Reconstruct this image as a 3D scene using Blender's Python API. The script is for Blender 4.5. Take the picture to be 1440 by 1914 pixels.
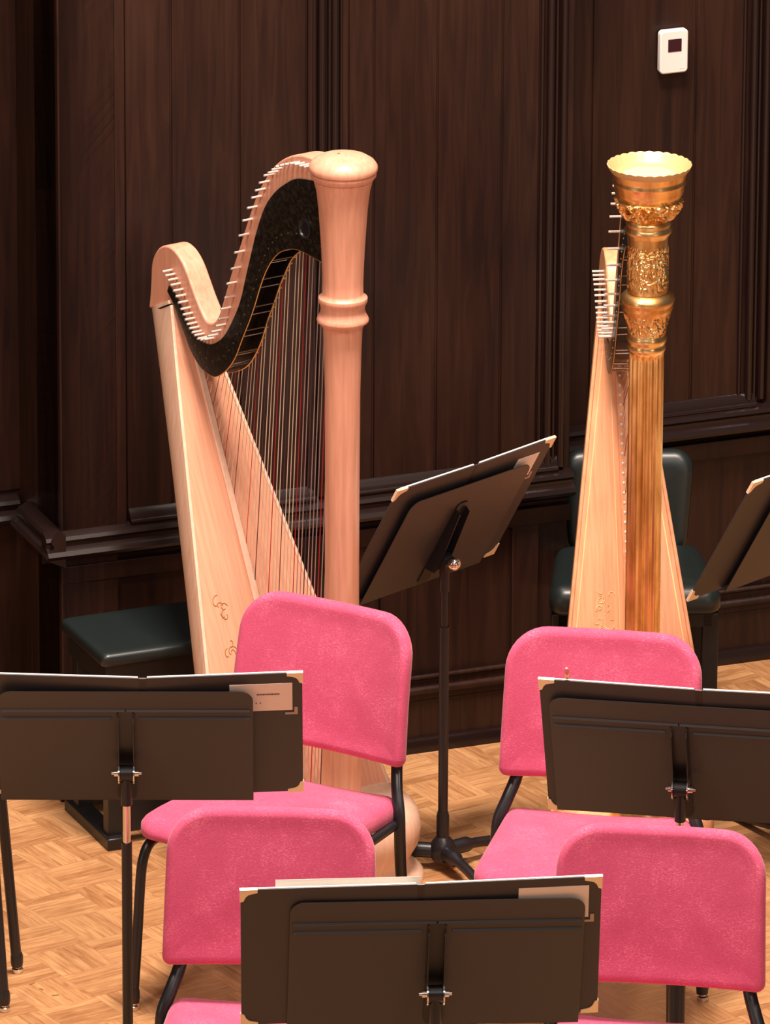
import bpy, bmesh, math, random
from math import sin, cos, pi, radians, sqrt, atan2, exp, tanh
from mathutils import Vector, Matrix, noise
random.seed(7)
for o in list(bpy.data.objects): bpy.data.objects.remove(o)
S = bpy.context.scene
COL = S.collection

# ------------------------------------------------------------------ camera
cd = bpy.data.cameras.new('camera'); cam = bpy.data.objects.new('camera', cd); COL.objects.link(cam)
S.camera = cam
cd.sensor_fit = 'HORIZONTAL'; cd.sensor_width = 36.0; cd.lens = 400.0
cd.clip_start = 0.5; cd.clip_end = 200
PIT = radians(19.5); ROL = radians(-0.28)
fw = Vector((0, cos(PIT), -sin(PIT))); r0 = Vector((1, 0, 0)); u0 = Vector((0, sin(PIT), cos(PIT)))
rt = r0*cos(ROL) - u0*sin(ROL); up = u0*cos(ROL) + r0*sin(ROL)
M = Matrix((rt, up, -fw)).transposed().to_4x4(); M.translation = Vector((0, -18.85, 7.65))
cam.matrix_world = M

# ------------------------------------------------------------------ light
w = bpy.data.worlds.new('hall'); S.world = w; w.use_nodes = True
w.node_tree.nodes['Background'].inputs[0].default_value = (1.0, 0.82, 0.72, 1)
w.node_tree.nodes['Background'].inputs[1].default_value = 0.085
def area(name, loc, target, size, power, color, sy=None):
    l = bpy.data.lights.new(name, 'AREA'); l.energy = power; l.color = color
    l.shape = 'RECTANGLE'; l.size = size; l.size_y = sy or size
    o = bpy.data.objects.new(name, l); COL.objects.link(o); o.location = loc
    o.rotation_euler = (Vector(target)-Vector(loc)).to_track_quat('-Z', 'Y').to_euler()
    return o
WARM = (1.0, 0.835, 0.72)
area('stage_light', (0.2, -1.0, 6.6), (0.1, -0.6, 0), 1.6, 800, WARM, 1.0)
area('stage_light', (2.6, -4.5, 7.2), (0.2, -0.8, 0.6), 0.9, 190, WARM)
area('stage_light', (-3.2, -5.0, 7.2), (-0.2, -0.6, 0.8), 0.9, 230, WARM)
area('front_fill', (0.5, -13.0, 9.5), (0, -0.5, 0.5), 5.0, 250, (1.0, 0.86, 0.80), 2.0)  # unseen fill added from the audience side for camera-facing surfaces
area('streak_light', (-8.0, -8.0, 3.0), (0.5, 0, 1.2), 0.7, 75, (1.0, 0.80, 0.60), 2.6)  # added side lamp, out of view, for vertical streaks on the gilded column
area('streak_light', (7.5, -10.5, 3.0), (0.5, 0, 1.2), 0.7, 75, (1.0, 0.80, 0.60), 2.6)  # second added streak lamp, on the right
S.view_settings.view_transform = 'Standard'; S.view_settings.look = 'None'
S.view_settings.gamma = 1.0; S.view_settings.exposure = 0.0
S.view_settings.use_curve_mapping = False

# ------------------------------------------------------------------ materials
def mat(name, col, rough=0.5, metal=0.0, **k):
    m = bpy.data.materials.new(name); m.use_nodes = True
    b = m.node_tree.nodes['Principled BSDF']
    b.inputs['Base Color'].default_value = (*col, 1); b.inputs['Roughness'].default_value = rough
    b.inputs['Metallic'].default_value = metal
    for a, v in k.items(): b.inputs[a.replace('_', ' ')].default_value = v
    return m
def N(m, t, **k):
    n = m.node_tree.nodes.new(t)
    for a, v in k.items(): setattr(n, a, v)
    return n
def lk(m, a, b): m.node_tree.links.new(a, b)
def ramp(m, stops):
    r = N(m, 'ShaderNodeValToRGB'); e = r.color_ramp.elements
    while len(e) < len(stops): e.new(0.5)
    for i, (p, c) in enumerate(stops): e[i].position = p; e[i].color = (*c, 1)
    return r
def grain(m, c1, c2, scale=(20, 20, 1.2), sc=3.0, bump=0.0, detail=5, lo=.3, hi=.7, distort=.6):
    b = m.node_tree.nodes['Principled BSDF']
    tc = N(m, 'ShaderNodeTexCoord'); mp = N(m, 'ShaderNodeMapping'); mp.inputs['Scale'].default_value = scale
    nz = N(m, 'ShaderNodeTexNoise'); nz.inputs['Scale'].default_value = sc; nz.inputs['Detail'].default_value = detail
    nz.inputs['Distortion'].default_value = distort
    lk(m, tc.outputs['Object'], mp.inputs[0]); lk(m, mp.outputs[0], nz.inputs['Vector'])
    r = ramp(m, [(lo, c1), (hi, c2)]); lk(m, nz.outputs['Fac'], r.inputs[0]); lk(m, r.outputs[0], b.inputs['Base Color'])
    if bump:
        bp = N(m, 'ShaderNodeBump'); bp.inputs['Strength'].default_value = bump; bp.inputs['Distance'].default_value = .001
        lk(m, nz.outputs['Fac'], bp.inputs['Height']); lk(m, bp.outputs[0], b.inputs['Normal'])
    return m
M_maple = grain(mat('pale_maple', (.7, .4, .27), .38), (.60, .262, .165), (.74, .355, .24), (26, 26, 1.5), 3)
M_edge = grain(mat('maple_edge', (.8, .6, .42), .38), (.74, .46, .32), (.84, .57, .43), (30, 30, 2), 3)
M_board = grain(mat('spruce_soundboard', (.7, .4, .25), .42), (.66, .29, .175), (.80, .385, .245), (3, 60, 3), 2)
M_gboard = grain(mat('golden_spruce_soundboard', (.7, .36, .14), .4), (.66, .265, .125), (.82, .375, .195), (3, 60, 3), 2)
M_gmaple = grain(mat('amber_maple', (.66, .35, .17), .36), (.64, .26, .12), (.78, .37, .19), (26, 26, 1.5), 3)
M_black = mat('black_lacquer', (.012, .010, .010), .32)
M_plate = grain(mat('speckled_action_plate', (.02, .016, .01), .35, .3), (.008, .006, .005), (.05, .038, .022), (1, 1, 1), 90, lo=.45, hi=.75)
M_rod = mat('dull_steel_rod', (.34, .26, .20), .35, .8)
M_nickel = mat('nickel_pin', (.88, .82, .76), .28, .55)
M_chrome = mat('chrome', (.80, .76, .72), .16, 1.0)
M_brass = mat('brass', (.80, .52, .22), .3, 1.0)
M_gold = mat('gilded_surface', (.86, .47, .14), .30, 1.0)
def patina(m):
    b = m.node_tree.nodes['Principled BSDF']
    tc = N(m, 'ShaderNodeTexCoord'); nz = N(m, 'ShaderNodeTexNoise'); nz.inputs['Scale'].default_value = 34; nz.inputs['Detail'].default_value = 4
    mp = N(m, 'ShaderNodeMapping'); mp.inputs['Scale'].default_value = (1, 1, .25)
    lk(m, tc.outputs['Object'], mp.inputs[0]); lk(m, mp.outputs[0], nz.inputs['Vector'])
    r = ramp(m, [(.3, (.60, .30, .08)), (.6, (1.0, .68, .31))]); lk(m, nz.outputs['Fac'], r.inputs[0]); lk(m, r.outputs[0], b.inputs['Base Color'])
    r2 = ramp(m, [(.3, (.42,)*3), (.7, (.26,)*3)]); lk(m, nz.outputs['Fac'], r2.inputs[0]); lk(m, r2.outputs[0], b.inputs['Roughness'])
patina(M_gold)
M_rim = mat('pale_gilt_rim', (.66, .42, .19), .5, .25)
M_fabric = mat('rose_upholstery', (.5, .08, .12), .9, Sheen_Weight=.25, Sheen_Roughness=.4)
def fabric(m):
    b = m.node_tree.nodes['Principled BSDF']
    tc = N(m, 'ShaderNodeTexCoord')
    a = N(m, 'ShaderNodeTexNoise'); a.inputs['Scale'].default_value = 330; a.inputs['Detail'].default_value = 3
    c = N(m, 'ShaderNodeTexNoise'); c.inputs['Scale'].default_value = 14; c.inputs['Detail'].default_value = 4
    mp = N(m, 'ShaderNodeMapping'); mp.inputs['Scale'].default_value = (.6, 1, 1.6)
    lk(m, tc.outputs['Object'], mp.inputs[0]); lk(m, mp.outputs[0], a.inputs['Vector']); lk(m, tc.outputs['Object'], c.inputs['Vector'])
    mx = N(m, 'ShaderNodeMath', operation='ADD'); s = N(m, 'ShaderNodeMath', operation='MULTIPLY'); s.inputs[1].default_value = .55
    lk(m, c.outputs['Fac'], s.inputs[0]); lk(m, a.outputs['Fac'], mx.inputs[0]); lk(m, s.outputs[0], mx.inputs[1])
    r = ramp(m, [(.50, (.47, .056, .128)), (.86, (.58, .082, .180)), (1.0, (.72, .15, .265))])
    lk(m, mx.outputs[0], r.inputs[0]); lk(m, r.outputs[0], b.inputs['Base Color'])
    bp = N(m, 'ShaderNodeBump'); bp.inputs['Strength'].default_value = .35; bp.inputs['Distance'].default_value = .001
    lk(m, mx.outputs[0], bp.inputs['Height']); lk(m, bp.outputs[0], b.inputs['Normal'])
fabric(M_fabric)
M_tube = mat('black_painted_tube', (.012, .011, .014), .34)
M_desk = mat('brown_black_desk_enamel', (.040, .034, .034), .42)
M_folder = mat('black_leatherette', (.022, .014, .013), .5)
M_panel = mat('dark_folder_panel', (.036, .030, .032), .5)
M_cream = mat('cream_card', (.95, .78, .68), .7)
M_paper = mat('white_paper', (.86, .82, .76), .7)
M_ink = mat('grey_ink', (.12, .08, .08), .7)
M_gilt = mat('pale_brass_corner', (.95, .74, .50), .35, .25)
M_dull = mat('dull_pewter_corner', (.42, .32, .28), .4, .4)
M_white = mat('white_plastic', (.80, .72, .68), .4)
M_screen = mat('dark_screen', (.035, .008, .014), .2)
M_vinyl = mat('black_green_vinyl', (.009, .014, .014), .36)
M_blackwood = mat('black_bench_wood', (.008, .007, .007), .4)
M_rubber = mat('pink_rubber', (.8, .2, .2), .6)
M_sred = mat('red_gut_string', (.45, .02, .03), .5)
M_sblack = mat('dark_gut_string', (.05, .03, .05), .5)
M_spale = mat('pale_gut_string', (.75, .58, .44), .4)
M_swire = mat('wound_wire_string', (.62, .58, .62), .3, .8)
M_decal = mat('gold_leaf_decal', (.92, .62, .28), .35, .5)
M_ddecal = mat('dark_leaf_decal', (.35, .17, .04), .5)
M_wall = mat('dark_walnut_panelling', (.03, .012, .008), .42)
def wallmat(m, k=1.0):
    b = m.node_tree.nodes['Principled BSDF']
    tc = N(m, 'ShaderNodeTexCoord'); mp = N(m, 'ShaderNodeMapping'); mp.inputs['Scale'].default_value = (14, 14, .9)
    a = N(m, 'ShaderNodeTexNoise'); a.inputs['Scale'].default_value = 3; a.inputs['Detail'].default_value = 6; a.inputs['Distortion'].default_value = 1.2
    c = N(m, 'ShaderNodeTexNoise'); c.inputs['Scale'].default_value = 2.4; c.inputs['Detail'].default_value = 2
    mc = N(m, 'ShaderNodeMapping'); mc.inputs['Scale'].default_value = (2.2, 2.2, .5)
    lk(m, tc.outputs['Object'], mp.inputs[0]); lk(m, mp.outputs[0], a.inputs['Vector'])
    lk(m, tc.outputs['Object'], mc.inputs[0]); lk(m, mc.outputs[0], c.inputs['Vector'])
    mx = N(m, 'ShaderNodeMath', operation='ADD'); lk(m, a.outputs['Fac'], mx.inputs[0]); lk(m, c.outputs['Fac'], mx.inputs[1])
    r = ramp(m, [(.75, (.016*k, .0062*k, .0052*k)), (1.0, (.030*k, .0110*k, .0072*k)), (1.25, (.046*k, .018*k, .011*k))])
    r.color_ramp.elements[0].position = .38; r.color_ramp.elements[1].position = .5; r.color_ramp.elements[2].position = .64
    hf = N(m, 'ShaderNodeMath', operation='MULTIPLY'); hf.inputs[1].default_value = .5
    lk(m, mx.outputs[0], hf.inputs[0]); lk(m, hf.outputs[0], r.inputs[0]); lk(m, r.outputs[0], b.inputs['Base Color'])
wallmat(M_wall, .74)
M_wall.node_tree.nodes['Principled BSDF'].inputs['Specular IOR Level'].default_value = .28
M_trim = mat('dark_varnished_moulding', (.012, .0055, .005), .24)
M_groove = mat('panel_joint_shadow_gap', (.004, .002, .002), .8)

M_floor = mat('mosaic_parquet', (.5, .27, .12), .33)
def floormat(m):
    b = m.node_tree.nodes['Principled BSDF']
    def mth(op, a, bb=None, c=None):
        n = N(m, 'ShaderNodeMath', operation=op)
        for i, v in enumerate((a, bb, c)):
            if v is None: continue
            if isinstance(v, (int, float)): n.inputs[i].default_value = v
            else: lk(m, v, n.inputs[i])
        return n.outputs[0]
    tc = N(m, 'ShaderNodeTexCoord'); mp = N(m, 'ShaderNodeMapping')
    mp.inputs['Rotation'].default_value = (0, 0, radians(-33)); mp.inputs['Scale'].default_value = (1/.148,)*3
    lk(m, tc.outputs['Object'], mp.inputs[0])
    sx = N(m, 'ShaderNodeSeparateXYZ'); lk(m, mp.outputs[0], sx.inputs[0])
    x, y = sx.outputs[0], sx.outputs[1]
    fx, fy = mth('FLOOR', x), mth('FLOOR', y)
    par = mth('FLOORED_MODULO', mth('ADD', fx, fy), 2.0)
    lx, ly = mth('FRACT', x), mth('FRACT', y)
    def mix(f, a, bb): return mth('ADD', mth('MULTIPLY', a, mth('SUBTRACT', 1.0, f)), mth('MULTIPLY', bb, f))
    across = mix(par, lx, ly); along = mix(par, y, x)
    st = mth('MULTIPLY', across, 5.0); si = mth('FLOOR', st); sf = mth('FRACT', st)
    cv = N(m, 'ShaderNodeCombineXYZ'); lk(m, fx, cv.inputs[0]); lk(m, fy, cv.inputs[1]); lk(m, si, cv.inputs[2])
    wn = N(m, 'ShaderNodeTexWhiteNoise'); wn.noise_dimensions = '3D'; lk(m, cv.outputs[0], wn.inputs['Vector'])
    # grain: stretched along the strip, offset per strip
    gv = N(m, 'ShaderNodeCombineXYZ'); lk(m, mth('MULTIPLY', along, 1.2), gv.inputs[0]); lk(m, mth('MULTIPLY', mth('ADD', across, mth('MULTIPLY', wn.outputs['Value'], 30)), 9.0), gv.inputs[1]); lk(m, wn.outputs['Value'], gv.inputs[2])
    g = N(m, 'ShaderNodeTexNoise'); g.inputs['Scale'].default_value = 1.6; g.inputs['Detail'].default_value = 5; g.inputs['Distortion'].default_value = .8; lk(m, gv.outputs[0], g.inputs['Vector'])
    tone = mth('ADD', mth('MULTIPLY', mth('POWER', wn.outputs['Value'], 1.8), -.26), mth('ADD', mth('MULTIPLY', mth('SUBTRACT', g.outputs['Fac'], .5), .85), .74))
    r = ramp(m, [(.15, (.17, .066, .024)), (.5, (.36, .165, .066)), (.85, (.56, .30, .135))]); lk(m, tone, r.inputs[0])
    gap = mth('LESS_THAN', mth('MINIMUM', sf, mth('SUBTRACT', 1.0, sf)), .028)
    mx = N(m, 'ShaderNodeMix', data_type='RGBA'); lk(m, mth('MULTIPLY', gap, .45), mx.inputs[0]); lk(m, r.outputs[0], mx.inputs[6]); mx.inputs[7].default_value = (.10, .04, .015, 1)
    lk(m, mx.outputs[2], b.inputs['Base Color'])
    rr = mth('ADD', .30, mth('MULTIPLY', g.outputs['Fac'], .15)); lk(m, rr, b.inputs['Roughness'])
floormat(M_floor)

# ------------------------------------------------------------------ mesh helpers
class MB:
    def __init__(s): s.bm = bmesh.new()
    def face(s, vs):
        try: return s.bm.faces.new(vs)
        except ValueError: return None
    def box(s, x0, x1, y0, y1, z0, z1, T=None):
        P = [Vector((x, y, z)) for z in (z0, z1) for y in (y0, y1) for x in (x0, x1)]
        if T: P = [T @ p for p in P]
        v = [s.bm.verts.new(p) for p in P]
        for f in ((0, 2, 3, 1), (4, 5, 7, 6), (0, 1, 5, 4), (2, 6, 7, 3), (0, 4, 6, 2), (1, 3, 7, 5)): s.face([v[i] for i in f])
        return s
    def prism(s, pts, a, b, f=lambda u, v, w: Vector((u, v, w))):
        # outline pts in (u, v), thickness w from a to b
        A = [s.bm.verts.new(f(u, v, a)) for u, v in pts]; B = [s.bm.verts.new(f(u, v, b)) for u, v in pts]
        n = len(pts)
        s.face(A[::-1]); s.face(B)
        for i in range(n): s.face([A[i], A[(i+1) % n], B[(i+1) % n], B[i]])
        return s
    def rings(s, rings, closed=True, cap=True):
        V = [[s.bm.verts.new(p) for p in r] for r in rings]; n = len(V[0])
        for i in range(len(V)-1):
            for j in range(n if closed else n-1):
                k = (j+1) % n
                s.face([V[i][j], V[i][k], V[i+1][k], V[i+1][j]])
        if cap: s.face(V[0][::-1]); s.face(V[-1])
        return s
    def lathe(s, prof, n=48, c=(0, 0, 0), fn=None, cap=True):
        R = []
        for r, z in prof:
            ring = []
            for j in range(n):
                a = 2*pi*j/n; rr = fn(a, z, r) if fn else r
                zz = z
                if isinstance(rr, tuple): rr, zz = rr
                ring.append(Vector((c[0]+rr*cos(a), c[1]+rr*sin(a), c[2]+zz)))
            R.append(ring)
        return s.rings(R, True, cap)
    def tube(s, path, r, n=12, flat=None):
        # flat=(rx, ry) scales; r number or list
        path = [Vector(p) for p in path]; R = []
        ref = None
        for i, p in enumerate(path):
            d = (path[min(i+1, len(path)-1)]-path[max(i-1, 0)]).normalized()
            if ref is None:
                ref = Vector((1, 0, 0)) if abs(d.x) < .9 else Vector((0, 1, 0))
            a = (ref-d*ref.dot(d)).normalized(); b = d.cross(a); ref = a
            rr = r[i] if isinstance(r, (list, tuple)) else r
            fx, fy = flat or (1, 1)
            R.append([p+a*(cos(t)*rr*fx)+b*(sin(t)*rr*fy) for t in [2*pi*k/n for k in range(n)]])
        return s.rings(R)
    def cyl(s, a, b, r, n=16): return s.tube([a, b], r, n)
    def build(s, name, m, parent=None, smooth=38, bevel=0, seg=2, rot=None, loc=None, subd=0):
        bmesh.ops.recalc_face_normals(s.bm, faces=s.bm.faces)
        me = bpy.data.meshes.new(name); s.bm.to_mesh(me); s.bm.free()
        me.materials.append(m)
        for p in me.polygons: p.use_smooth = True
        me.set_sharp_from_angle(angle=radians(smooth))
        o = bpy.data.objects.new(name, me); COL.objects.link(o)
        if bevel:
            bv = o.modifiers.new('bevel', 'BEVEL'); bv.width = bevel; bv.segments = seg; bv.limit_method = 'ANGLE'; bv.angle_limit = radians(35); bv.harden_normals = False
        if subd:
            sb = o.modifiers.new('subdivision', 'SUBSURF'); sb.levels = subd; sb.render_levels = subd
        if parent: o.parent = parent
        if loc: o.location = loc
        if rot: o.rotation_euler = rot
        return o
def dense(pts, n, k=9):
    # rrect outline with its four straight sides subdivided
    out = []; m = n+1
    for i, p in enumerate(pts):
        out.append(p)
        if i % m == n:
            q = pts[(i+1) % len(pts)]
            for j in range(1, k): out.append((p[0]+(q[0]-p[0])*j/k, p[1]+(q[1]-p[1])*j/k))
    return out
def smoothpath(P, k=8):
    P = [Vector(p) for p in P]; Q = [P[0]*2-P[1]]+P+[P[-1]*2-P[-2]]; out = []
    for i in range(1, len(Q)-2):
        for j in range(k):
            t = j/k; a, b, c, d = Q[i-1:i+3]
            out.append(.5*((2*b)+(c-a)*t+(2*a-5*b+4*c-d)*t*t+(3*b-a-3*c+d)*t**3))
    out.append(P[-1]); return out
def smooth2(P, k=5): return [(p.x, p.y) for p in smoothpath([(a, b, 0) for a, b in P], k)]
def rrect(x0, x1, y0, y1, r, n=6):
    # r: (bl, br, tr, tl) or number
    if not isinstance(r, (list, tuple)): r = (r,)*4
    out = []
    for (cx, cy, a0, rr) in ((x0, y0, pi, r[0]), (x1, y0, 1.5*pi, r[1]), (x1, y1, 0, r[2]), (x0, y1, .5*pi, r[3])):
        sx = 1 if cx == x0 else -1; sy = 1 if cy == y0 else -1
        if rr <= 0: out.append((cx, cy)); continue
        for i in range(n+1):
            a = a0+i*pi/2/n; out.append((cx+sx*rr+rr*cos(a), cy+sy*rr+rr*sin(a)))
    return out
def empty(name, loc, rot=(0, 0, 0), label=None, cat=None, group=None):
    o = bpy.data.objects.new(name, None); COL.objects.link(o); o.location = loc; o.rotation_euler = rot
    o.empty_display_size = .1
    return tag(o, label, cat, group)
def tag(o, label=None, cat=None, group=None, kind=None):
    if label: o['label'] = label
    if cat: o['category'] = cat
    if group: o['group'] = group
    if kind: o['kind'] = kind
    return o

# ------------------------------------------------------------------ floor and walls
tag(MB().box(-4, 4.5, -9, 3.6, -.05, 0).build('floor', M_floor), kind='structure')
TH = math.atan(.393)
def wall_T(y0):   # local x along the wall, local y towards the back, z up
    return Matrix.Translation((0, y0, 0)) @ Matrix.Rotation(TH, 4, 'Z')
TA, TB = wall_T(.965), wall_T(1.291)
TC = Matrix.Translation((-.905, .925, 0)) @ Matrix.Rotation(TH, 4, 'Z')   # recessed bay left of the corner
ZT = 3.4
def put(mb, name, m, T, **k):
    o = mb.build(name, m, **k); o.matrix_world = T
    return tag(o, kind='structure')
def bead_v(mb, s, d, r, z0, z1): mb.tube([(s, -d, z0), (s, -d, z1)], r, 12)
def bay(T, name, s0, s1, sections, zb=.70):
    """sections: list of (sa, sb, grooves) recessed panels"""
    mb = MB()
    mb.box(s0, s1, .004, .16, .0, ZT)                      # backing
    g = .0022
    # planks of the panels, stiles between
    edges = []
    for a, b, gr, depth in sections:
        xs = [a]+gr+[b]
        for i in range(len(xs)-1):
            mb.box(xs[i]+g, xs[i+1]-g, -depth, .01, zb if depth <= .001 else .655, ZT)
    return put(mb, name, M_wall, T, bevel=.0025)
# bay A (centre): corner stile, panel, mullion, panel, end stile
bay(TA, 'wall_back', -.846, .488, [(-.846, -.674, [], .010), (-.674, -.208, [-.555, -.38], 0), (-.208, -.187, [], .006), (-.122, -.10, [], .006), (-.10, .40, [-.033, .132, .302], 0), (.462, .488, [], .010)])
bay(TB, 'wall_right', .40, 2.6, [(.40, .546, [], .004), (.546, .965, [.826], .0), (1.03, 1.20, [], .010), (1.20, 2.6, [1.45, 1.7, 1.95, 2.2], 0)])
bay(TC, 'wall_left', -1.6, 0.02, [(-.30, .02, [], .0), (-1.6, -.30, [-.5, -.8, -1.1], 0)])
# return faces closing the saw-tooth of the bays
rt_ = MB(); rt_.box(-.846, -.70, -.010, .34, 0, ZT); put(rt_, 'wall_return', M_wall, TA, bevel=.002)
# vertical mouldings
def vmould(T, name, ss, z0=.70):
    mb = MB()
    for s, r, d in ss: bead_v(mb, s, d, r, z0, ZT)
    return put(mb, name, M_trim, T)
vmould(TA, 'trim_1', [(-.190, .006, .004), (-.171, .010, .006), (-.150, .005, .002), (-.137, .010, .006), (-.120, .005, .003)])
vmould(TA, 'trim_2', [(.405, .005, .002), (.426, .010, .006), (.443, .005, .003), (.460, .009, .010)])
vmould(TB, 'trim_3', [(.957, .005, .002), (.982, .010, .006), (.999, .005, .003), (1.016, .009, .008)])
# sloping bottom moulding of each panel
def bmould(T, name, a, b, z=.70):
    mb = MB()
    mb.prism([(0, z-.012), (-.020, z-.010), (-.020, z), (-.004, z+.024), (0, z+.026)], a, b, lambda u, v, w_: Vector((w_, u, v)))
    mb.tube([(a, -.015, z-.004), (b, -.015, z-.004)], .0075, 10)
    return put(mb, name, M_trim, T)
bmould(TA, 'trim_4', -.669, -.19); bmould(TA, 'trim_5', -.10, .452); bmould(TB, 'trim_6', .556, 1.0, .69); bmould(TB, 'trim_7', 1.2, 2.6, .69)
# chair rail with two beads, wainscot, plinth
def rail(T, name, a, b, zl=.640, cut=(0, 0)):
    mb = MB()
    mb.prism([(0, zl-.03), (-.022, zl-.02), (-.045, zl-.008), (-.052, zl+.002), (-.045, zl+.012), (-.030, zl+.020), (-.030, zl+.028), (-.036, zl+.036), (-.030, zl+.044), (-.012, zl+.052), (0, zl+.054)], a, b, lambda u, v, w_: Vector((w_, u, v)))
    return put(mb, name, M_trim, T, smooth=25)
rail(TA, 'trim_8', -.892, .488); rail(TB, 'trim_9', .45, 2.6, .634); rail(TC, 'trim_10', -1.6, .0, .640)
mb = MB(); zl = .640
mb.prism([(-.846-u, v) for u, v in [(0, zl-.03), (.022, zl-.02), (.045, zl-.008), (.052, zl+.002), (.045, zl+.012), (.030, zl+.020), (.030, zl+.028), (.036, zl+.036), (.030, zl+.044), (.012, zl+.052), (0, zl+.054)]], -.045, .22, lambda u, v, w_: Vector((u, w_, v)))
put(mb, 'trim_11', M_trim, TA, smooth=25)
def wains(T, name, a, b, stiles):
    mb = MB()
    for s in stiles: mb.box(s-.035, s+.035, -.012, .01, .20, .60)
    mb.box(a, b, -.014, .01, .555, .60)
    mb.box(a, b, -.020, .01, 0, .135)
    mb.tube([(a, -.022, .160), (b, -.022, .160)], .011, 10); mb.box(a, b, -.022, .01, .135, .160)
    mb.tube([(a, -.010, .190), (b, -.010, .190)], .007, 10); mb.box(a, b, -.012, .01, .16, .190)
    return put(mb, name, M_wall, T, bevel=.002)
wains(TA, 'trim_12', -.846, .488, [-.81, -.3, .02, .37]); wains(TB, 'trim_13', .40, 2.6, [.50, 1.2, 1.9])
def base(T, name, a, b):
    mb = MB(); mb.prism([(0, 0), (-.036, 0), (-.036, .028), (-.030, .036), (0, .040)], a, b, lambda u, v, w_: Vector((w_, u, v)))
    return put(mb, name, M_trim, T)
base(TA, 'baseboard_back', -.86, .488); base(TB, 'baseboard_right', .45, 2.6); base(TC, 'baseboard_left', -1.6, 0)

# ------------------------------------------------------------------ thermostat
t = empty('thermostat', (0, 0, 0), label='white wall thermostat with small dark square screen on the dark panelling', cat='thermostat')
t.matrix_world = TB @ Matrix.Translation((.756, -.004, 1.642))
mb = MB(); mb.prism(rrect(-.038, .038, -.056, .056, .011), 0, -.020, lambda u, v, w_: Vector((u, w_, v))); mb.build('housing', M_white, t, bevel=.004, seg=3)
mb = MB(); mb.prism(rrect(-.017, .019, .001, .033, .001), -.0195, -.0212, lambda u, v, w_: Vector((u, w_, v))); mb.build('screen', M_screen, t)
mb = MB(); mb.prism(rrect(.014, .028, -.045, -.0435, .0005), -.0195, -.0204, lambda u, v, w_: Vector((u, w_, v))); mb.build('maker_mark', mat('faint_grey_print', (.62, .56, .52), .5), t)

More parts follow.
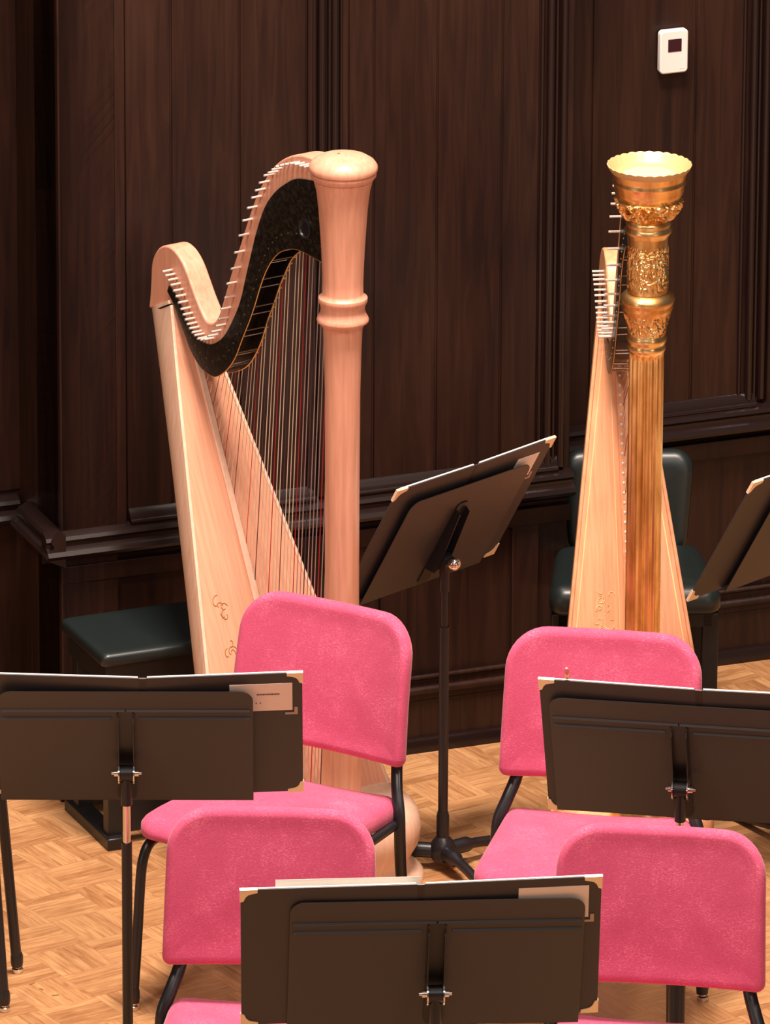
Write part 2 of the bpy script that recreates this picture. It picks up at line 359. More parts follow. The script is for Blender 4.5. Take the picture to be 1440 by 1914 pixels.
# ------------------------------------------------------------------ chairs
def pillow(mb, outline_fn, T, thick, bend=None, nr=7):
    """soft slab: outline_fn(inset) -> pts (u,v); rings from front centre over the rounded rim to the back"""
    rings = []
    prof = [(.06, 1.0), (.030, 1.0), (.020, 1.0), (.013, .97), (.006, .88), (.001, .68), (0, .45), (0, .2), (.003, .06), (.010, 0.0), (.03, 0), (.06, 0)]
    for ins, h in prof:
        rings.append([T(u, v, h*thick) for u, v in outline_fn(ins)])
    return mb.rings(rings)
def make_chair():
    t = empty('orchestra_chair', (0, 0, 0))
    # seat: local front is -y
    def seat_out(i):
        pts = []
        for u, v in dense(rrect(-.235+i, .235-i, -.225+i, .252-i, (max(.06-i, .004), max(.06-i, .004), max(.05-i, .004), max(.05-i, .004)), 7), 7):
            k = 1-.07*(v+.225)/.44
            pts.append((u*k, v))
        return pts
    def ST(u, v, h):
        z = .421+h+.012*(u/.23)**2*(1 if h > .02 else .3)-.018*(max(0, (-.10-v))/.12)**2*(h/.05)-.02*(v+.22)/.44
        return Vector((u, v, z))
    mb = MB(); rings = []
    prof = [(.06, .050), (.030, .0495), (.018, .046), (.008, .038), (.001, .026), (0, .016), (.003, .006), (.012, .0), (.06, 0), (.20, 0)]
    core = seat_out(.06); cu, cv = 0, -.005
    for k in (.02, .25, .5, .75): rings.append([ST(cu+(u-cu)*k, cv+(v-cv)*k, .050) for u, v in core])
    for ins, h in prof: rings.append([ST(u, v, h) for u, v in seat_out(ins)])
    mb.rings(rings).build('seat', M_fabric, t, smooth=80)
    # backrest
    h0, h1, hw = 0, .349, .234
    def back_out(i):
        pts = []
        for u, v in dense(rrect(-hw+i, hw-i, h0+i, h1-i, (max(.022-i, .003),)*2+(max(.095-i, .01),)*2, 9), 9):
            k = 1-.045*(v/h1)
            pts.append((u*k, v))
        return pts
    A = radians(10)
    def BT(u, v, h):
        # h: 0 = rear face .. thick = front face
        y = -h+.030*(1-(u/hw)**2)-.006*sin(pi*v/h1)
        return Vector((u, .232+y*cos(A)+v*sin(A), .535+v*cos(A)-y*sin(A)))
    mb = MB(); rings = []
    prof = [(.06, .041), (.030, .0415), (.020, .0435), (.012, .043), (.005, .038), (.001, .030), (0, .020), (.002, .010), (.008, .003), (.018, 0), (.06, 0)]
    core = back_out(.06); cv = h1/2
    for k in (.02, .25, .5, .75): rings.append([BT(u*k, cv+(v-cv)*k, .0405) for u, v in core])
    for ins, h in prof: rings.append([BT(u, v, h) for u, v in back_out(ins)])
    for k in (.75, .5, .25, .02): rings.append([BT(u*k, cv+(v-cv)*k, 0) for u, v in core])
    mb.rings(rings).build('backrest', M_fabric, t, smooth=80)
    # flat steel tubes: back upright running down into the rear leg, and the front leg
    for s in (-1, 1):
        mb = MB()
        P = smoothpath([(s*.175, .285, .74), (s*.190, .262, .60), (s*.196, .245, .53), (s*.214, .215, .48), (s*.232, .195, .43), (s*.234, .195, .36), (s*.232, .205, .28), (s*.236, .222, .16), (s*.242, .245, .03)], 5)
        mb.tube(P, .0130, 12, (1.12, .75)); lg = mb.build('rear_leg', M_tube, t)
        MB().lathe([(.0135, .018), (.0145, .030), (.0145, .045), (.0130, .052)], 14, (s*.241, .244, 0)).build('boot', M_tube, lg)
        MB().lathe([(.012, 0), (.0135, .003), (.0135, .010), (.009, .013), (.009, .02)], 14, (s*.242, .245, 0)).build('glide', M_chrome, lg)
        mb = MB()
        P = smoothpath([(s*.222, .19, .405), (s*.226, 0, .402), (s*.216, -.13, .400), (s*.216, -.172, .395), (s*.219, -.192, .37), (s*.222, -.202, .32), (s*.226, -.214, .16), (s*.229, -.226, .03)], 5)
        mb.tube(P, .012, 12); lg = mb.build('front_leg', M_tube, t)
        MB().lathe([(.013, .018), (.0145, .030), (.0145, .045), (.0130, .052)], 14, (s*.2285, -.225, 0)).build('boot', M_tube, lg)
        MB().lathe([(.012, 0), (.0135, .003), (.0135, .010), (.009, .013), (.009, .02)], 14, (s*.229, -.226, 0)).build('glide', M_chrome, lg)
    mb = MB(); mb.cyl((-.222, .10, .400), (.222, .10, .400), .010); mb.cyl((-.222, -.12, .400), (.222, -.12, .400), .010)
    mb.build('seat_frame', M_tube, t)
    return t
def children(o): return [c for c in COL.objects if c.parent == o]
def copy_tree(o, parent=None):
    c = o.copy(); COL.objects.link(c)
    if parent: c.parent = parent
    for ch in children(o): copy_tree(ch, c)
    return c
chair = make_chair()
CH = [((-.262, -.600), 30, 'rose upholstered chair directly in front of the pale harp, turned to the left'),
      ((.461, -.815), 9, 'rose upholstered chair in front of the gold-columned harp, behind the right music stand'),
      ((-.258, -1.935), 3.5, 'rose upholstered chair in the front row at lower left, behind the nearest music stand'),
      ((.562, -2.030), 8, 'rose upholstered chair in the front row at lower right, beside the nearest stand')]
for i, (xy, a, lab) in enumerate(CH):
    o = chair if i == 0 else copy_tree(chair)
    o.location = (xy[0], xy[1], 0); o.rotation_euler = (0, 0, radians(-a))
    tag(o, lab, 'chair', 'rose upholstered orchestra chairs')

# stool at the left frame edge (only its legs reach the picture)
t = empty('stool', (-.975, -.568, 0), (0, 0, 0), 'black tubular stool at the left frame edge, its legs showing below the left stand', 'stool')
MB().lathe([(.001, .615), (.11, .614), (.135, .605), (.142, .59), (.142, .575), (.13, .565), (.001, .565)], 36).build('seat', M_vinyl, t, smooth=60)
MB().lathe([(.125, .55), (.128, .552), (.128, .564), (.125, .566), (.001, .566)], 30).build('seat_frame', M_tube, t)
for a in (40, 130, 220, 310):
    c, s_ = cos(radians(a)), sin(radians(a))
    lg = MB().tube([(c*.112, s_*.112, .555), (c*.1635, s_*.1635, .02)], .0125, 14).build('leg', M_tube, t)
    MB().lathe([(.0130, .016), (.0148, .026), (.0148, .042), (.0125, .050)], 14, (c*.163, s_*.163, 0)).build('boot', M_tube, lg)
    MB().lathe([(.012, 0), (.0135, .003), (.0135, .010), (.009, .013), (.009, .02)], 14, (c*.1645, s_*.1645, 0)).build('glide', M_chrome, lg)

# ------------------------------------------------------------------ music stands and folders
AL = radians(30)
def make_stand(name, loc, yaw, kz, W=.585, h=.37, al=AL, sleeve=False, knob_ball=False, label='', legs=(90, 210, 330), ridges=True, fr=.345, chrome_z=(.60, .72)):
    t = empty(name, (loc[0], loc[1], 0), (0, 0, radians(yaw)), label, 'music stand', 'black music stands')
    K = Matrix.Translation((0, 0, kz)) @ Matrix.Rotation(al, 4, 'X')     # desk frame: x across, z up the desk, -y back side
    D = lambda u, v, w_: K @ Vector((u, -w_, v))
    v0, v1 = -fr*h, (1-fr)*h; off = -.030
    mb = MB(); mb.prism(rrect(-W/2, W/2, v0, v1, (.004, .004, .030, .030)), off, off-.0022, D)
    if ridges:
        for (vv, inner) in ((v1-.062, .0), (v1-.086, .03)):
            for s in (-1, 1):
                a, b = sorted((s*max(inner, .001), s*(W/2-.006)))
                mb.prism([(vv-.0045, off), (vv, off+.0050), (vv+.0045, off)], a, b, lambda u, v, w_: D(w_, u, v))
    dk = mb.build('desk', M_desk, t, bevel=.0006, seg=1)
    mb = MB(); mb.box(-W/2, W/2, 0, .055, -.0012, .0012, K @ Matrix.Translation((0, .030, v0))); mb.build('lip', M_desk, dk)
    # channel housing the tilt clamp
    mb = MB()
    for s in (-1, 1): mb.prism([(v1-.080, off), (v1-.085, off+.018), (-.02, .004), (-.036, .0), (-.046, off)], s*.0165-.0012, s*.0165+.0012, lambda u, v, w_: D(w_, u, v))
    mb.prism(rrect(-.020, .020, v0+.006, v1-.062, .014), off+.0006, off+.0036, D)
    mb.build('channel', M_tube, dk)
    # clamp and bolts
    mb = MB(); mb.cyl((-.0145, 0, kz), (.0145, 0, kz), .018, 20)
    mb.cyl((0, 0, kz-.075), (0, 0, kz-.005), .0125, 16)
    cl = mb.build('tilt_clamp', M_tube, t)
    if knob_ball:
        mb = MB(); mb.lathe([(.002, -.016), (.010, -.0135), (.0155, -.006), (.0165, 0), (.0155, .006), (.010, .0135), (.002, .016)], 20)
        mb.build('knob', M_chrome, t, loc=(-.006, -.036, kz+.004), smooth=80)
    else:
        for s in (-1, 1):
            mb = MB(); mb.cyl((s*.0150, 0, kz), (s*.0180, 0, kz), .0235, 20); mb.cyl((s*.018, 0, kz), (s*.027, 0, kz), .0075, 12); mb.cyl((s*.027, 0, kz), (s*.033, 0, kz), .004, 10)
            mb.build('bolt', M_chrome, t)
    c0, c1 = kz-.165, kz-.060
    MB().cyl((0, 0, c0-.3), (0, 0, c1), .0085, 16).build('inner_shaft', M_chrome if not knob_ball else M_tube, t)
    MB().cyl((0, 0, .06), (0, 0, c0), .0118, 16).build('post', M_tube, t)
    mb = MB()
    if sleeve: mb.lathe([(.0185, .07), (.0185, .43), (.013, .445)], 20)
    mb.lathe([(.0155, .055), (.0155, .135), (.013, .145)], 20)
    mb.lathe([(.004, .018), (.024, .022), (.032, .035), (.032, .055), (.026, .070), (.0155, .082), (.0155, .09)], 24)
    mb.build('hub', M_tube, t)
    for a in legs:
        c, s = cos(radians(a)), sin(radians(a))
        P = smoothpath([(c*.02, s*.02, .045), (c*.07, s*.07, .046), (c*.14, s*.14, .040), (c*.24, s*.24, .022), (c*.29, s*.29, .012)], 4)
        lg = MB().tube(P, [.019]*5+[.0125]*(len(P)-5), 14).build('leg', M_tube, t)
        MB().lathe([(.011, 0), (.014, .004), (.014, .016), (.010, .024)], 12, (c*.292, s*.292, 0)).build('foot', M_tube, lg)
    return t, D
def make_folder(loc, yaw, kz, cx, wl, wr, vb, vt, al=AL, label='', card=None, tilt=0, vee=4, Y=.039):
    """open folder standing on the lip; spine at u=cx; panels wl to the left and wr to the right"""
    t = empty('music_folder', (loc[0], loc[1], kz), (al, radians(tilt), radians(yaw)), label, 'music folder', 'black music folders open on the stands')
    V = radians(vee)
    def F(side):
        return lambda u, v, w_: Vector((cx+side*(abs(u)*cos(V)), Y+abs(u)*sin(V)-w_*1.0, v))
    for side, wd in ((-1, wl), (1, wr)):
        f = F(side)
        mb = MB(); mb.prism([(.006, vb), (wd-.004, vb), (wd, vb+.004), (wd, vt-.004), (wd-.004, vt), (.006, vt)], 0, .003, f)
        cv = mb.build('cover', M_panel, t, bevel=.0008, seg=1)
        mb = MB()
        for cv_, sg in ((vb, 1), (vt, -1)):
            # brass corner with an indented inner edge
            q = .034
            pts = [(wd+.0015, cv_-sg*.0015), (wd+.0015, cv_+sg*q), (wd-.006, cv_+sg*(q-.003)), (wd-.010, cv_+sg*(q-.014)), (wd-.015, cv_+sg*.014), (wd-q+.012, cv_+sg*.011), (wd-q, cv_+sg*.008), (wd-q, cv_-sg*.0015)]
            pp = [(u, v) for u, v in pts]
            MB().prism(pp, -.0022, .0048, f).build('corner_protector', M_gilt, cv)
        mb.bm.free()
        # page block inside
        MB().prism([(.010, vb+.006), (wd-.012, vb+.006), (wd-.012, vt-.001), (.010, vt-.001)], -.0045, -.0012, f).build('page_block', M_paper, t)
        if card and side == 1:
            a, b, c, d = card     # u0,u1,v0,v1 on the right cover
            MB().prism([(a, c), (b, c), (b, d), (a, d)], .0030, .0042, f).build('name_card', M_cream, cv)
            MB().prism([(b+.004, c-.008), (b+.004, c+.008), (b+.0115, c+.008), (b+.0115, c-.014), (b-.016, c-.014), (b-.016, c-.008)], .003, .0048, f).build('card_holder_corner', M_dull, cv)
    mb = MB(); mb.prism([(-.007, vb), (.007, vb), (.007, vt), (-.007, vt)], 0, .0035, lambda u, v, w_: Vector((cx+u, Y-w_, v)))
    mb.build('spine', M_folder, t)
    return t
# nearest stand
L1, K1, A1, Y1 = (.106, -2.967), 1.0, radians(24), 3.4
make_stand('music_stand', L1, Y1, K1, W=.590, h=.36, al=A1, fr=.34, label='nearest black music stand, centred at the bottom of the picture, holding an open folder')
make_folder(L1, Y1, K1, -.029, .360, .361, -.113, .279, al=A1, label='black folder with gold corners open on the nearest stand, cream card at top right', card=(.195, .336, .166, .256), tilt=-1.3, vee=.6)
# left stand
L2, K2, A2, Y2 = (-.568, -1.240), .80, radians(27.7), .5
make_stand('music_stand', L2, Y2, K2, W=.560, h=.36, al=A2, label='black music stand at left, chrome shaft below its desk, in front of the dark bench')
fo = make_folder(L2, Y2, K2, .040, .350, .350, -.122, .272, al=A2, label='black folder open on the left stand, printed cream card at its right corner', card=(.190, .328, .152, .240), tilt=-.4, vee=2.6)
# right stand
L3, K3, A3, Y3 = (.650, -1.400), .831, radians(26.3), -9.2
make_stand('music_stand', L3, Y3, K3, W=.567, h=.36, al=A3, label='black music stand at right, in front of the gold-columned harp', sleeve=True)
make_folder(L3, Y3, K3, .046, .350, .350, -.136, .281, al=A3, label='black folder open on the right stand with a pencil tip behind it', vee=.8)
# rear stands
L4, K4, A4, Y4 = (.142, .200), .7815, radians(30), 46.4
make_stand('music_stand', L4, Y4, K4, W=.414, h=.34, al=A4, fr=.31, knob_ball=True, ridges=False, label='black music stand between the two harps, desk tilted and turned sideways', legs=(-12, 130, 250))
make_folder(L4, Y4, K4, .002, .272, .270, -.112, .283, al=A4, label='black folder on the turned stand between the harps, cream card at upper right', card=(.160, .235, .170, .245), vee=.6, Y=.046)
L5, K5 = (1.012, .270), .796
make_stand('music_stand', L5, Y4, K5, W=.43, h=.34, al=A4, fr=.31, knob_ball=True, ridges=False, label='black music stand cut by the right frame edge behind the gold harp', legs=(-60, 75, 214))
make_folder(L5, Y4, K5, -.03, .300, .270, -.112, .283, al=A4, label='black folder on the stand at the right frame edge', vee=.6, Y=.046)
# printed line on the left folder's card (too small to read in the photograph)
for c in children(fo):
    if c.name.startswith('cover'):
        for g in children(c):
            if g.name.startswith('name_card'):
                V = radians(2.6)
                f = lambda u, v, w_: Vector((.040+u*cos(V), .039+u*sin(V)-w_, v))
                mb = MB(); x = .250
                random.seed(3)
                while x < .300:
                    dx = random.uniform(.0018, .0034); mb.prism([(x, .204), (x+dx, .204), (x+dx, .2085), (x, .2085)], .0040, .0046, f); x += dx+.0008
                for x in (.2470, .256): mb.prism([(x, .1765), (x+.003, .1765), (x+.003, .180), (x, .180)], .0040, .0046, f)
                mb.build('printed_text', M_ink, c)
# loose sheet showing above the nearest folder, pencil behind the right folder
t = empty('sheet_music', (L1[0], L1[1], K1), (A1, radians(-1.3), radians(Y1)), 'loose white sheet poking above the left half of the nearest folder', 'sheet music')
MB().prism([(-.318, -.1), (-.03, -.1), (-.03, .272), (-.318, .278)], .056, .0555, lambda u, v, w_: Vector((u, w_+.01, v))).build('page', M_paper, t)
t = empty('pencil', (L3[0], L3[1], K3), (A3, 0, radians(Y3)), 'pencil with a pink eraser sticking up behind the right folder', 'pencil')
mb = MB(); mb.cyl((-.243, .053, .12), (-.243, .053, .283), .0035, 6); mb.build('shaft', mat('yellow_pencil_paint', (.6, .35, .05), .4), t)
MB().cyl((-.243, .053, .283), (-.243, .053, .292), .0042, 10).build('ferrule', M_brass, t)
MB().lathe([(.004, .292), (.0048, .296), (.0048, .305), (.003, .308)], 12, (-.243, .053, 0)).build('eraser', M_rubber, t)

# ------------------------------------------------------------------ harps
UP = [(.064, 1.823), (.138, 1.816), (.193, 1.796), (.24, 1.766), (.279, 1.727), (.319, 1.675), (.351, 1.617), (.379, 1.559), (.407, 1.501), (.439, 1.433), (.467, 1.37), (.490, 1.325), (.515, 1.303), (.545, 1.303), (.581, 1.339), (.61, 1.377), (.638, 1.412), (.671, 1.435), (.707, 1.442), (.74, 1.432), (.765, 1.41), (.782, 1.378), (.786, 1.336), (.790, 1.298), (.796, 1.262)]
PUP = [(.04, 1.775), (.142, 1.758), (.197, 1.73), (.244, 1.695), (.284, 1.649), (.316, 1.586), (.34, 1.524), (.364, 1.458), (.388, 1.392), (.42, 1.337), (.461, 1.284), (.509, 1.252), (.55, 1.245), (.591, 1.257), (.623, 1.281), (.648, 1.312), (.680, 1.338), (.700, 1.346)]
PLO = [(.708, 1.330), (.681, 1.305), (.652, 1.268), (.628, 1.238), (.599, 1.204), (.558, 1.178), (.501, 1.172), (.453, 1.199), (.412, 1.242), (.38, 1.298), (.348, 1.353), (.324, 1.4), (.3, 1.453), (.276, 1.496), (.244, 1.536), (.205, 1.565), (.142, 1.585), (.04, 1.582)]
FLO = [(.708, 1.330), (.681, 1.305), (.652, 1.262), (.628, 1.232), (.599, 1.196), (.558, 1.170), (.529, 1.164), (.464, 1.194), (.424, 1.233), (.392, 1.283), (.368, 1.336), (.344, 1.38), (.312, 1.443), (.288, 1.482), (.257, 1.524), (.205, 1.560), (.142, 1.580), (.04, 1.578)]
PINS = [(.081, 1.805), (.1, 1.803), (.12, 1.801), (.14, 1.798), (.16, 1.791), (.182, 1.783), (.2, 1.775), (.216, 1.764), (.232, 1.752), (.249, 1.741), (.269, 1.718), (.286, 1.695), (.302, 1.673), (.32, 1.643), (.34, 1.607), (.356, 1.566), (.375, 1.519), (.39, 1.475), (.409, 1.433), (.418, 1.396), (.435, 1.363), (.445, 1.335), (.457, 1.315), (.477, 1.295), (.492, 1.28), (.508, 1.267), (.524, 1.262), (.538, 1.261), (.551, 1.266), (.562, 1.270), (.573, 1.277), (.583, 1.285), (.592, 1.294), (.601, 1.304), (.611, 1.315), (.622, 1.328), (.632, 1.341), (.643, 1.352), (.655, 1.363), (.667, 1.372), (.679, 1.380), (.691, 1.387)]
RIB0, RIBK = .371, .483
def interp(P, x):
    for (a, za), (b, zb) in zip(P, P[1:]):
        if (a-x)*(b-x) <= 0 and a != b: return za+(zb-za)*(x-a)/(b-a)
    return P[-1][1]
def relief(a, z, A, fa, fz, ph=0):
    v = noise.noise(Vector((cos(a)*fa, sin(a)*fa, z*fz+ph)))
    u = noise.noise(Vector((cos(a)*fa+7, sin(a)*fa, z*fz+ph+3)))
    return A*tanh(3*sin(15*v+9*u))
def make_harp(loc, phi, gilt, label, shear, wk, zbot=.15):
    t = empty('gilded_concert_harp' if gilt else 'natural_concert_harp', (loc[0], loc[1], 0), (0, 0, radians(180-phi)), label, 'harp')
    H = lambda X, Z: Z-shear*X/.74-(.085*max(0, 1-X/.20) if gilt else 0)
    HB = lambda X, Z: Z-shear*X/.74
    ny = -.004 if gilt else 0
    wood, edge, board = (M_gmaple, M_gmaple, M_gboard) if gilt else (M_maple, M_edge, M_board)
    side = lambda u, v, w_: Vector((u, w_+ny, H(u, v)))          # outline in (X, Z), width along local y
    # neck
    low = [(.675, 1.290), (.655, 1.300), (.628, 1.272), (.590, 1.245), (.545, 1.236), (.500, 1.240), (.462, 1.268), (.425, 1.318), (.397, 1.375), (.37, 1.44), (.345, 1.50), (.322, 1.56), (.290, 1.62), (.25, 1.672), (.20, 1.705), (.14, 1.735), (.02, 1.745)]
    up_ = smooth2(UP, 5)
    body = ([(.03, 1.800)] if gilt else [(.02, 1.826)])+up_+smooth2(low, 3)
    nk = MB().prism(body, -.029, .029, side).build('neck', wood, t, bevel=.005, seg=3, smooth=50)
    lw = smooth2(low, 3)[2:]
    MB().prism([(a, b+.003) for a, b in lw]+[(a, b-(.030 if a > .43 else .006)) for a, b in lw[::-1]], -.0288, .0288, side).build('dark_gap_fill', M_black, nk)  # black slab added under the neck wood to darken the gap between the plates
    pl = smooth2(PUP, 4)+smooth2(PLO, 4)
    np_ = MB().prism(pl, .029, .0325, side).build('action_plate', M_plate, nk, bevel=.0008, seg=1)
    fl = smooth2(PUP, 4)+smooth2(FLO, 4)
    MB().prism(fl, -.029, -.0325, side).build('action_plate', M_plate, nk, bevel=.0008, seg=1)
    # bright edge lines of the plates
    MB().tube([side(a, b, .0320) for a, b in smooth2(PLO[5:], 4)], .0012, 6).build('plate_edge', M_brass, nk)
    MB().tube([side(a, b, -.0320) for a, b in smooth2(FLO[5:], 4)], .0016, 6).build('plate_edge', M_brass, nk)
    # boss near the column with its round opening, dotted rivet rows
    mb = MB(); c = side(.107, 1.646, .033)
    R = [[Vector((c.x+r*cos(a), c.y+d, c.z+r*sin(a))) for a in [2*pi*k/28 for k in range(28)]] for r, d in ((.024, 0), (.025, .004), (.021, .005), (.019, .001), (.010, -.001))]
    mb.rings(R).build('locking_boss', M_tube, nk)
    mb = MB()
    mids = [(a, b) for a, b in smooth2(PLO[4:], 2)]
    for k, (a, b) in enumerate(mids):
        for dz in (.038,):
            q = side(a+.004, b+dz, .0325); mb.cyl(q, q+Vector((0, .0016, 0)), .0018, 8)
    mb.build('rivets', M_brass if gilt else mat('dull_bronze', (.16, .11, .06), .4, .6), nk)
    # linkage bars crossing under the neck
    nb = 28
    for k in range(nb):
        x = .16+(.67-.16)*(k/(nb-1))
        zn, zf = interp(PLO, x), interp(FLO, x)
        dz = .004 if k % 2 else .016
        MB().cyl(side(x+.002, zn+dz, .029), side(x+.002, zn+dz, -.029), .0015, 6).build('linkage_rod', M_chrome if k % 2 == 0 else M_rod, nk)
    # strings with pins
    n = len(PINS)
    for i, (px, pz) in enumerate(PINS):
        x = .062+(.655-.062)*(i/(n-1)); 
        MB().cyl(side(px, pz, .026), side(px, pz, .056), .0030, 8).build('tuning_pin', M_nickel, nk)
        zt = interp(FLO, x)+.004
        # the string runs down to the rib
        xb = x
        for _ in range(6): zb = .644+(xb-RIB0)/RIBK; xb = x+.028*(zt-zb)
        zb = max(zb, .17)
        m_ = M_sred if i % 7 == 3 else (M_sblack if i % 7 == 0 else (M_swire if i < 10 else M_spale))
        r = .0013 if i < 10 else (.0011 if i < 24 else .0008)
        MB().tube([side(x, zt+.012, -.036), side(x, zt, -.036), (xb, -.006+ny, HB(xb, zb))], r, 6).build('string', m_, t)
        if i < 30: MB().cyl(side(x, zt+.004, -.032), side(x, zt+.004, -.043), .0022, 6).build('string_nut', M_brass, nk)
    # soundbox
    d = Vector((RIBK, 0, 1)).normalized(); b = Vector((1, 0, -RIBK)).normalized()
    def rp(z): return Vector((RIB0+RIBK*(z-.644), 0, z))
    def wid(z): return (.174+.284*(1-z)) if gilt else (.14+.362*(1.141-z) if z < 1.141 else .14-.40*(z-1.141))
    zs = [zbot+(1.312-zbot)*k/24 for k in range(25)]
    def Hs(v): return Vector((v.x, v.y-(.008 if gilt else 0), HB(v.x, v.z)))
    R = []
    for z in zs:
        a = wid(z)/2; c = .122+.030*(1.285-z)/1.1
        ring = []
        for k in range(21):
            th = pi*k/20; cs, sn = cos(th), sin(th)
            y = a*(1 if cs > 0 else -1)*abs(cs)**.75; q = c*sn**.85
            ring.append(Hs(rp(z)+Vector((0, y, 0))+b*(q+.004)))
        R.append(ring)
    bx = MB().rings(R).build('soundbox', edge, t, smooth=50)
    def strip(y0f, y1f, o0, o1, z0=zbot, z1=1.300, n=24):
        R = []
        for k in range(n+1):
            z = z0+(z1-z0)*k/n; p = rp(z); a = wid(z)/2
            y0, y1 = y0f(a), y1f(a)
            R.append([Hs(p+Vector((0, y0, 0))+b*o0), Hs(p+Vector((0, y1, 0))+b*o0), Hs(p+Vector((0, y1, 0))+b*o1), Hs(p+Vector((0, y0, 0))+b*o1)])
        return MB().rings(R)
    strip(lambda a: -a+.004, lambda a: a-.004, -.001, .005).build('soundboard', board, t)
    for s in (-1, 1):
        strip(lambda a: s*a, lambda a: s*(a-.009), -.005, .012).build('edge_moulding', edge if not gilt else M_gmaple, bx, bevel=.002)
        if gilt: strip(lambda a: s*(a-.020), lambda a: s*(a-.0225), -.0016, .0).build('gold_line', M_decal, bx)
    strip(lambda a: -.0085, lambda a: .0085, -.008, .0, z1=1.26).build('string_rib', edge, t, bevel=.002)
    if gilt:
        for s in (-1, 1): strip(lambda a: s*.020, lambda a: s*.022, -.0016, .0).build('gold_line', M_decal, bx)
        mb = MB()
        for k in range(44):
            z = .28+.95*k/43; p = Hs(rp(z)+b*-.008); mb.lathe([(.0034, -.003), (.0034, .001), (.001, .003)], 8, p+Vector((0, 0, 0)))
        mb.build('string_pegs', M_white, t)
    # leaf decals on both halves of the soundboard
    random.seed(11)
    for s in (-1, 1):
        for k in range(22 if gilt else 9):
            z = (.50+random.uniform(0, .16)) if gilt else ((.53+random.uniform(0, .12)) if s == 1 else (.26+random.uniform(0, .14)))
            y = s*(wid(z)*.5*(.40 if gilt else .60)+random.uniform(-.020, .020)*(1 if gilt else .7))
            an = random.uniform(0, 6.3); ln = random.uniform(.010, .024); pts = []
            for q in range(7):
                aa = an+q*.5; pts.append((y+ln*(q/6)*cos(aa), z+ln*(q/6)*sin(aa)*1.2))
            MB().tube([Hs(rp(zz)+Vector((0, yy, 0))+b*-.0018) for yy, zz in pts], .0009, 5).build('leaf_scroll', M_decal if gilt else M_ddecal, bx)
    # joint collar between neck and soundbox
    mb = MB(); a = wid(1.302)/2+.0015
    ring = [[Hs(rp(z)+Vector((0, a*cos(th), 0))+b*(.004+.120*abs(sin(th))**.85) - (b*.004)) for th in [pi*k/20 for k in range(21)]] for z in (1.300, 1.3035)]
    mb.rings(ring).build('joint_line', M_blackwood, bx)
    # pedal base
    R = []
    for z, k in ((0, 1.04), (.020, 1.04), (.030, 1.0), (.045, .93), (.065, .93), (.10, 1.0), (.14, 1.02), (.175, .99), (.195, .93), (.200, .86)):
        ring = []
        for j in range(40):
            th = 2*pi*j/40; cs, sn = cos(th), sin(th)
            X = .17+.245*(abs(cs)**.7)*(1 if cs > 0 else -1)*k; Yy = (.19 if gilt else .262)*(abs(sn)**.75)*(1 if sn > 0 else -1)*k
            ring.append(Vector((X, Yy, z)))
        R.append(ring)
    MB().rings(R).build('pedal_base', edge if not gilt else M_gmaple, t, smooth=60)
    # column
    if not gilt:
        prof = [(.062, .19), (.058, .21), (.047, .235), (.046, .34), (.0425, .50), (.0402, .78), (.0405, 1.05), (.0412, 1.266), (.044, 1.38), (.0460, 1.425), (.0478, 1.432), (.052, 1.438), (.0600, 1.444), (.0612, 1.449), (.058, 1.456), (.0535, 1.464), (.0516, 1.474), (.0525, 1.484), (.0570, 1.492), (.0580, 1.498), (.0570, 1.503), (.0490, 1.508), (.0474, 1.514), (.0474, 1.54), (.0488, 1.58), (.0512, 1.628), (.0542, 1.673), (.0575, 1.72), (.0625, 1.762), (.0690, 1.787)]
        cap = [(.0700, 1.788), (.0765, 1.797), (.0770, 1.801), (.0745, 1.803), (.0745, 1.806), (.0790, 1.809), (.0800, 1.815), (.0790, 1.822), (.0720, 1.832), (.0560, 1.842), (.0330, 1.848), (.0120, 1.850), (.003, 1.8505)]
        MB().lathe(prof, 56).build('column', wood, t, smooth=45)
        MB().lathe(cap, 56).build('column_cap', wood, t, smooth=45)
        MB().lathe([(.0035, 1.8495), (.0035, 1.8515), (.001, 1.852)], 10, (.004, .010, 0)).build('cap_plug', mat('brown_wood_plug', (.30, .14, .07), .5), t)
    else:
        lean = lambda z: 0
        fl = lambda a, z, r: r*(1-.13*abs(cos(8*a))**1.6) if .30 < z < 1.355 else r
        prof = [(.070, .19), (.070, .23), (.055, .25), (.050, .27), (.044, .30)]+[(.0415+.0006*(1-z), z) for z in (.31, .33)]+[(.0412, .34+.05*k) for k in range(21)]+[(.0405, 1.35), (.0415, 1.358)]
        MB().lathe(prof, 168, fn=fl).build('fluted_column', M_gold, t, smooth=55)
        # lower collar, engraved flare, ring
        prof = [(.0415, 1.358), (.0440, 1.362), (.0455, 1.368), (.0440, 1.374), (.0430, 1.378), (.0455, 1.383), (.0470, 1.390), (.0455, 1.397), (.0438, 1.400)]
        prof += [(.0438+.0125*((k/18)**1.6), 1.401+.056*k/18) for k in range(19)]
        prof += [(.0580, 1.461), (.0605, 1.466), (.0590, 1.472), (.0610, 1.476), (.0640, 1.484), (.0625, 1.492), (.0560, 1.499), (.0480, 1.503)]
        f2 = lambda a, z, r: r+(relief(a, z, .0016, 3.4, 55) if 1.405 < z < 1.452 else 0)
        MB().lathe(prof, 200, fn=f2).build('engraved_collar', M_gold, t, smooth=55)
        prof = [(.0472+.0006*sin(k*.1), 1.504+.134*k/54) for k in range(55)]
        f3 = lambda a, z, r: r+relief(a, z, .0013, 3.2, 48, 4)*min(1, max(0, (z-1.512)/.006))*min(1, max(0, (1.622-z)/.006))
        MB().lathe(prof, 220, fn=f3).build('engraved_drum', M_gold, t, smooth=55)
        prof = [(.0472, 1.638), (.0500, 1.644), (.0545, 1.650), (.0560, 1.656), (.0520, 1.661), (.0510, 1.665), (.0535, 1.671), (.0520, 1.677), (.0480, 1.681)]
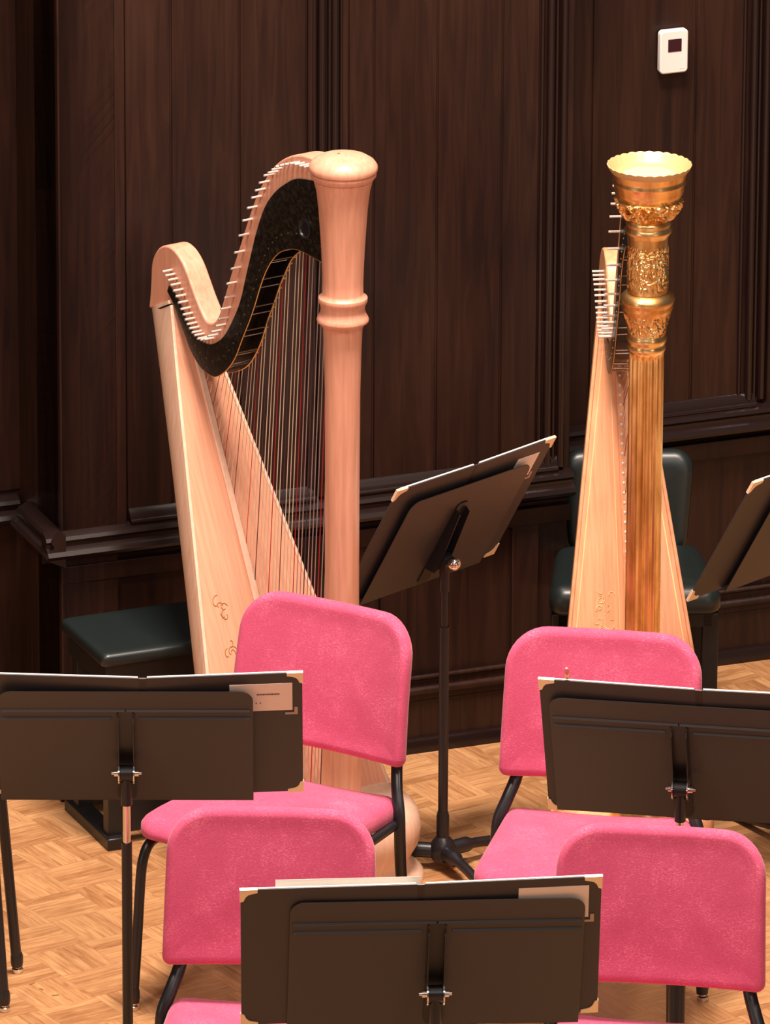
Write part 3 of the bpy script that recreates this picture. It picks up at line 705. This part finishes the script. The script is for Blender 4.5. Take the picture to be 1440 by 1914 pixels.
        prof += [(.0500+.0245*sin(pi/2*k/20), 1.682+.048*k/20) for k in range(21)]
        prof += [(.0730, 1.7315)]
        f4 = lambda a, z, r: r+(relief(a, z, .0040, 3.0, 45, 9)+.0045*abs(sin(4*a)) if 1.684 < z < 1.729 else 0)
        MB().lathe(prof, 220, fn=f4).build('carved_basket', M_gold, t, smooth=60)
        prof = [(.0730, 1.7315), (.0745, 1.736), (.0760, 1.738), (.0790, 1.743), (.0812, 1.750), (.0818, 1.764), (.0850, 1.768), (.0858, 1.772), (.0835, 1.777), (.0850, 1.783), (.0880, 1.795)]
        MB().lathe(prof, 72, cap=False).build('crown_cup', M_gold, t, smooth=45)
        sc = lambda a, z, r: (r*(1+.012*abs(sin(14*a))*(1 if r > .088 and z > 1.80 else 0)), z+(.0022*abs(sin(14*a)) if z > 1.806 else 0))
        prof = [(.0880, 1.795), (.0950, 1.806), (.0975, 1.811), (.0955, 1.8125), (.090, 1.807), (.080, 1.796), (.072, 1.790), (.060, 1.788), (.058, 1.789)]
        MB().lathe(prof, 168, fn=sc, cap=False).build('crown_rim', M_rim, t, smooth=70)
        MB().lathe([(.060, 1.780), (.060, 1.789), (.058, 1.790), (.001, 1.791)], 40).build('crown_disc', mat('pale_inlay_wood', (.62, .42, .31), .5), t)
    return t
make_harp((-.100, 0), 56, False, 'pale natural maple concert harp with plain turned column, left of centre', 0, 1.0)
make_harp((.607, .05), 85, True, 'concert harp with gilded fluted column and scalloped gold crown, at right', .060, .86)

# ------------------------------------------------------------------ bench behind the pale harp
BR = atan2(.068, .19)
t = empty('harp_bench', (-.672, .296, 0), (0, 0, radians(23)), 'low black padded bench in the dark behind the pale harp', 'bench')
mb = MB(); R = []
for ins, z in ((.03, .502), (.010, .5015), (.003, .498), (0, .492), (0, .474), (.003, .470), (.012, .469)):
    R.append([Vector((u, v, z)) for u, v in rrect(ins, .36-ins, ins, .290-ins, .016)])
mb.rings(R).build('cushion', M_vinyl, t, smooth=60)
MB().box(.012, .328, .012, .263, .415, .469).build('apron', M_blackwood, t, bevel=.002)
for x in (.018, .287):
    for y in (.018, .222): MB().box(x, x+.035, y, y+.035, 0.02, .415).build('leg', M_blackwood, t, bevel=.002)
for x in (.008, .282): MB().box(x, x+.05, -.005, .29, 0, .030).build('foot_rail', M_blackwood, t, bevel=.003)
MB().box(.053, .287, .025, .05, .03, .12).build('stretcher', M_blackwood, t, bevel=.002)
MB().box(.053, .287, .225, .25, .03, .12).build('stretcher', M_blackwood, t, bevel=.002)

# ------------------------------------------------------------------ black chair behind the gilded harp
t = empty('harpist_chair', (.610, 1.005, 0), (0, 0, radians(2)), 'black padded vinyl chair behind the gold-columned harp', 'chair')
mb = MB(); R = []
for ins, z in ((.10, .484), (.04, .483), (.018, .478), (.006, .466), (0, .45), (0, .425), (.01, .412), (.03, .410)):
    R.append([Vector((u*(1-.16*(v+.175)/.35), v, z)) for u, v in rrect(-.215+ins, .215-ins, -.175+ins, .175-ins, max(.045-ins, .006))])
mb.rings(R).build('seat', M_vinyl, t, smooth=70)
mb = MB(); R = []
for ins, w_ in ((.10, .0), (.04, .0), (.016, .004), (.004, .014), (0, .028), (.004, .042), (.02, .048), (.1, .05)):
    R.append([Vector((u*(1-.12*(.26-v)/.26), .160+w_+.02*(1-(u/.17)**2)+(v-.06)*.13, .44+v)) for u, v in rrect(-.166+ins, .166-ins, .0+ins, .268-ins, max(.05-ins, .008))])
mb.rings(R).build('backrest', M_vinyl, t, smooth=70)
for s in (-1, 1):
    MB().tube([(s*.10, .215, .30), (s*.10, .215, .44), (s*.10, .23, .56)], .014, 10, (1.5, .6)).build('back_support', M_tube, t)
    MB().box(s*.185-.02, s*.185+.02, -.15, -.11, 0, .41).build('front_leg', M_blackwood, t, bevel=.003)
    MB().box(s*.165-.02, s*.165+.02, .12, .16, 0, .41).build('rear_leg', M_blackwood, t, bevel=.003)
MB().box(-.19, .19, -.15, .15, .375, .412).build('seat_frame', M_blackwood, t, bevel=.002)

# ------------------------------------------------------------------ crumbs on the floor, lower left
for k, (x, y, r, ln) in enumerate(((-.812, -.53, .9, .018), (-.790, -.565, 2.2, .014), (-.755, -.60, .2, .018))):
    o = MB().prism([(-ln/2, -.002), (0, -.004), (ln/2, -.001), (ln/2-.003, .003), (0, .001), (-ln/2+.002, .002)], 0.0002, .0018).build('floor_chip', M_ddecal, loc=(x, y, 0), rot=(0, 0, r))
    tag(o, ['small dark chip on the parquet nearest the straight stool leg', 'middle dark chip of the three on the parquet', 'small dark chip on the parquet farthest from the stool leg'][k], 'debris', 'dark chips on the parquet')
